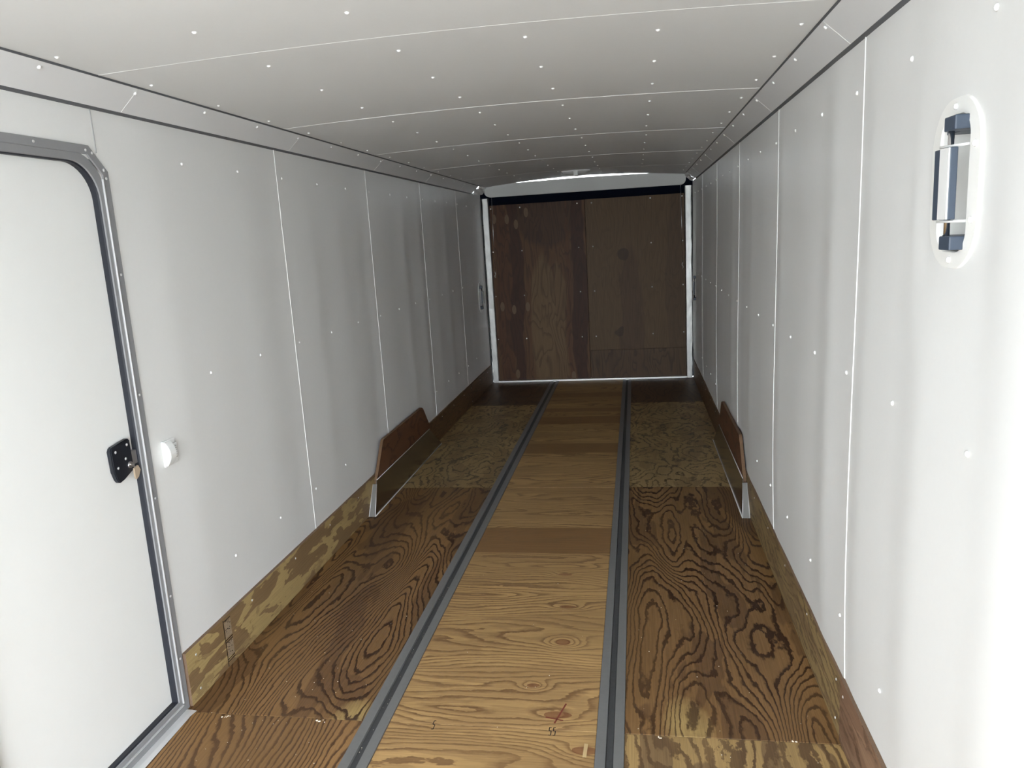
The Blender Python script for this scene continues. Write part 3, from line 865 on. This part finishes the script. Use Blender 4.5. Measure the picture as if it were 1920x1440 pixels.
# ------------------------------------------------------------------ recessed wall fittings
def fitting(name, s, yc, zc, label, ry=0.112, rz=0.160, d=0.05):
    e = bpy.data.objects.new(name, None)
    e.location = (s*W, yc, zc); link(e)
    tag(e, label, 'wall fitting', 'recessed wall fittings')
    def part(nm, bm, mat, lab=None, smooth=False):
        for v in bm.verts: v.co = (v.co.x*-s, v.co.y, v.co.z)
        bmesh.ops.recalc_face_normals(bm, faces=bm.faces)
        o = mesh_obj(nm, bm, mat, e, smooth)
        if lab: o['label'] = lab
        return o
    # local: +x towards the room (mirrored above), y along wall, z up
    def rr_(a, b, rad, n=8):
        out = []
        for cy, cz, a0 in ((a-rad, b-rad, 0), (-a+rad, b-rad, 90), (-a+rad, -b+rad, 180), (a-rad, -b+rad, 270)):
            for i in range(n+1):
                t = math.radians(a0+90*i/n); out.append((cy+rad*math.cos(t), cz+rad*math.sin(t)))
        return out
    bm = bmesh.new()
    R = lambda pts, x: [bm.verts.new((x, p, q)) for p, q in pts]
    A = R(rr_(ry, rz, 0.095), 0.000); B = R(rr_(ry-0.002, rz-0.002, 0.094), 0.005)
    C = R(rr_(ry*0.62, rz*0.80, 0.045), 0.006); D = R(rr_(ry*0.60, rz*0.785, 0.042), 0.001)
    E_ = R(rr_(ry*0.58, rz*0.77, 0.04), -d)
    for P, Q in ((A, B), (B, C), (C, D), (D, E_)): loop_faces(bm, P, Q)
    bm.faces.new(E_)
    part('pan', bm, PANW)
    for y, z in ((0, rz*0.89), (0, -rz*0.89), (-ry*0.80, rz*0.42), (-ry*0.80, -rz*0.42)):
        o = screw((-s*0.0058, y, z), (-s, 0, 0), e)
    a, b = ry*0.56, rz*0.75
    for sg in (1, -1):
        bm = bmesh.new()
        z0, z1 = sorted((sg*(b-0.024), sg*(b+0.002)))
        box(bm, -d+0.002, 0.030, -a+0.002, -0.010, z0, z1, bevel=0.003)
        box(bm, -d+0.002, 0.0, -0.010, a-0.006, z0, z1, bevel=0.002)
        part('end_block', bm, BLUEGREY, 'dark blue-grey end block')
    for y, x, r in ((-0.026, 0.022, 0.0055), (-0.053, -0.012, 0.004)):
        bm = bmesh.new()
        tube(bm, (x, y, -b+0.02), (x, y, b-0.02), r, 10)
        part('rod', bm, CHROME, 'polished vertical rod')
    bm = bmesh.new()
    box(bm, 0.020, 0.034, -0.057, 0.018, -rz*0.41, rz*0.41, bevel=0.002)
    sl = part('slider', bm, BLUEGREY, 'dark slider block')
    bm = bmesh.new()
    box(bm, 0.0335, 0.0365, -0.0565, -0.014, -rz*0.405, rz*0.405, bevel=0.001)
    part('slider_face', bm, PLASTIC, 'white face of the slider').parent = sl
    for z in (-rz*0.43, rz*0.43):
        bm = bmesh.new()
        tube(bm, (0.035, -0.010, z), (0.006, -a-0.006, z), 0.0024, 8)
        part('wire_bail', bm, PLASTIC, 'thin white wire')
    return e
fitting('recessed_wall_fitting', 1, 1.608, 1.652, 'large white oval recessed fitting high on the near right wall')
fitting('recessed_wall_fitting', -1, 7.945, 0.995, 'small recessed fitting on the left wall beside the far post')
fitting('recessed_wall_fitting', 1, 7.945, 0.995, 'recessed fitting at the far end of the right wall, nearly edge on')

# ------------------------------------------------------------------ white plastic box beside the side door
e = bpy.data.objects.new('wall_switch_box', None)
e.location = (-W, 2.335, 0.93); link(e)
tag(e, 'small white plastic box on the left wall beside the black door latch', 'switch box')
bm = bmesh.new()
box(bm, 0.0, 0.010, -0.036, 0.036, -0.046, 0.046, bevel=0.004)
o = mesh_obj('base', bm, PLASTIC, e)
bm = bmesh.new()
pts = []
for i in range(9):
    t = -1+2*i/8
    pts.append((0.010+0.020*(1-0.75*t*t), -0.034+0.056*(0.0), 0.040*t))
pr = [(0.009, -0.033, -0.042)]+[(0.014+0.018*(1-t*t), -0.033, 0.042*t) for t in [-1+2*i/10 for i in range(11)]]+[(0.009, -0.033, 0.042)]
prism(bm, pr, (0, 0.036, 0))
bmesh.ops.bevel(bm, geom=[ed for ed in bm.edges if abs(ed.verts[0].co.y-ed.verts[1].co.y) < 1e-5], offset=0.002, segments=2, affect='EDGES')
mesh_obj('cover', bm, PLASTIC, e)
bm = bmesh.new()
box(bm, 0.009, 0.020, 0.006, 0.030, -0.034, 0.030, bevel=0.006)
kn = mesh_obj('side_cap', bm, PLASTIC, e)
bm = bmesh.new()
for i in range(6): box(bm, 0.0195, 0.0206, 0.014, 0.021, -0.022+0.008*i, -0.018+0.008*i)
mesh_obj('embossed_marks', bm, simple('grey_emboss', (0.45, 0.45, 0.45), 0.5), kn)

# ------------------------------------------------------------------ dome lamp on the ceiling
e = bpy.data.objects.new('ceiling_lamp', None)
LY = 7.18
e.location = (0.0, LY, HC+arch(0, LY)); link(e)
tag(e, 'oval frosted dome lamp on the ceiling near the far end, unlit', 'lamp')
def dome(bm, a, b, h, z0, n=24, m=5, x0=-1, x1=1):
    rings = []
    for k in range(m):
        t = k*math.pi/2/m
        rings.append([bm.verts.new((a*math.cos(t)*math.cos(q), b*math.cos(t)*math.sin(q), z0-h*math.sin(t))) for q in [2*math.pi*i/n for i in range(n)]])
    top = bm.verts.new((0, 0, z0-h))
    for k in range(m-1): loop_faces(bm, rings[k], rings[k+1])
    for i in range(n): bm.faces.new((rings[-1][i], rings[-1][(i+1) % n], top))
    bmesh.ops.recalc_face_normals(bm, faces=bm.faces)
bm = bmesh.new(); 
tpts = [(0.132*math.cos(2*math.pi*i/28), 0.062*math.sin(2*math.pi*i/28), 0.003) for i in range(28)]
prism(bm, tpts, (0, 0, -0.014))
mesh_obj('lamp_base', bm, PLASTIC, e)
bm = bmesh.new(); dome(bm, 0.124, 0.060, 0.036, -0.012)
mesh_obj('lamp_lens', bm, LENS, e, True)
bm = bmesh.new(); box(bm, -0.018, 0.022, -0.063, 0.055, -0.051, -0.009, bevel=0.004)
mesh_obj('lamp_centre', bm, LENSW, e)['label'] = 'white centre bar'

# ------------------------------------------------------------------ marks and crumbs on the floor
def flat_strokes(name, strokes, w, mat, lab):
    bm = bmesh.new()
    for x0, y0, x1, y1 in strokes:
        d = Vector((x1-x0, y1-y0, 0)); n_ = Vector((-d.y, d.x, 0)).normalized()*w/2
        p, q = Vector((x0, y0, 0.0006)), Vector((x1, y1, 0.0006))
        f = bm.faces.new([bm.verts.new(v) for v in (p-n_, q-n_, q+n_, p+n_)])
        f.normal_update()
        if f.normal.z < 0: f.normal_flip()
    o = mesh_obj(name, bm, mat, floor); o['label'] = lab
    return o
def seg(cx, cy, sx, sy, segs): return [(cx+a*sx, cy+b*sy, cx+c*sx, cy+d_*sy) for a, b, c, d_ in segs]
FIVE = [(0.5, 1, -0.5, 1), (-0.5, 1, -0.5, 0.1), (-0.5, 0.1, 0.5, 0.1), (0.5, 0.1, 0.5, -1), (0.5, -1, -0.5, -1)]
flat_strokes('stamp_mark', seg(-0.198, 2.205, 0.007, 0.022, FIVE), 0.003, INK, 'small dark stamped 5')
flat_strokes('stamp_mark', seg(0.198, 2.203, 0.007, 0.020, FIVE)+seg(0.212, 2.203, 0.007, 0.020, FIVE), 0.003, INK, 'small dark stamped figures')
flat_strokes('red_mark', [(0.208, 2.245, 0.238, 2.355), (0.175, 2.275, 0.236, 2.262)], 0.006, REDINK, 'red-brown streak across a knot')
flat_strokes('pale_patch', [(0.318, 2.085, 0.320, 2.150)], 0.012, simple('pale_wood_patch', (0.50, 0.36, 0.18), 0.6), 'pale strip patch')
bm = bmesh.new()
rr = random.Random(9)
def crumb(x, y, z, r):
    bmesh.ops.create_icosphere(bm, subdivisions=1, radius=r, matrix=Matrix.Translation((x, y, z+r*0.5)) @ Matrix.Rotation(rr.uniform(0, 3), 4, 'Z') @ Matrix.Diagonal((1, rr.uniform(.5, 1), .5, 1)))
for x, y in ((-0.953, 2.19), (-0.94, 2.193), (-0.601, 2.196), (-0.592, 2.19), (0.961, 2.214), (0.55, 2.20)):
    for i in range(3): crumb(x+rr.uniform(-.012, .012), y+rr.uniform(-.006, .006), 0, rr.uniform(.002, .005))
for i in range(45):
    crumb(rr.uniform(-1.05, -0.5), rr.uniform(1.95, 3.2), 0, rr.uniform(.001, .0022))
for i in range(40):
    crumb(rr.uniform(0.48, 1.05), rr.uniform(2.0, 4.0), 0, rr.uniform(.001, .0022))
for i in range(12):
    crumb(rr.uniform(-0.3, 0.3), rr.uniform(2.0, 3.4), 0, rr.uniform(.001, .002))
for i in range(22):
    crumb(-0.448+0.0933*rr.uniform(0.42, 0.58), rr.uniform(1.95, 3.4), -0.004, rr.uniform(.0008, .002))
tag(mesh_obj('sawdust_crumbs', bm, CRUMB), 'pale sawdust crumbs scattered over the near plywood floor', 'debris', kind='stuff')

# ------------------------------------------------------------------ ground outside
bm = bmesh.new()
box(bm, -40, 40, -60, 60, -0.62, -0.55)
tag(mesh_obj('ground', bm, GROUND), 'grey concrete ground under and around the trailer', 'ground', kind='structure')
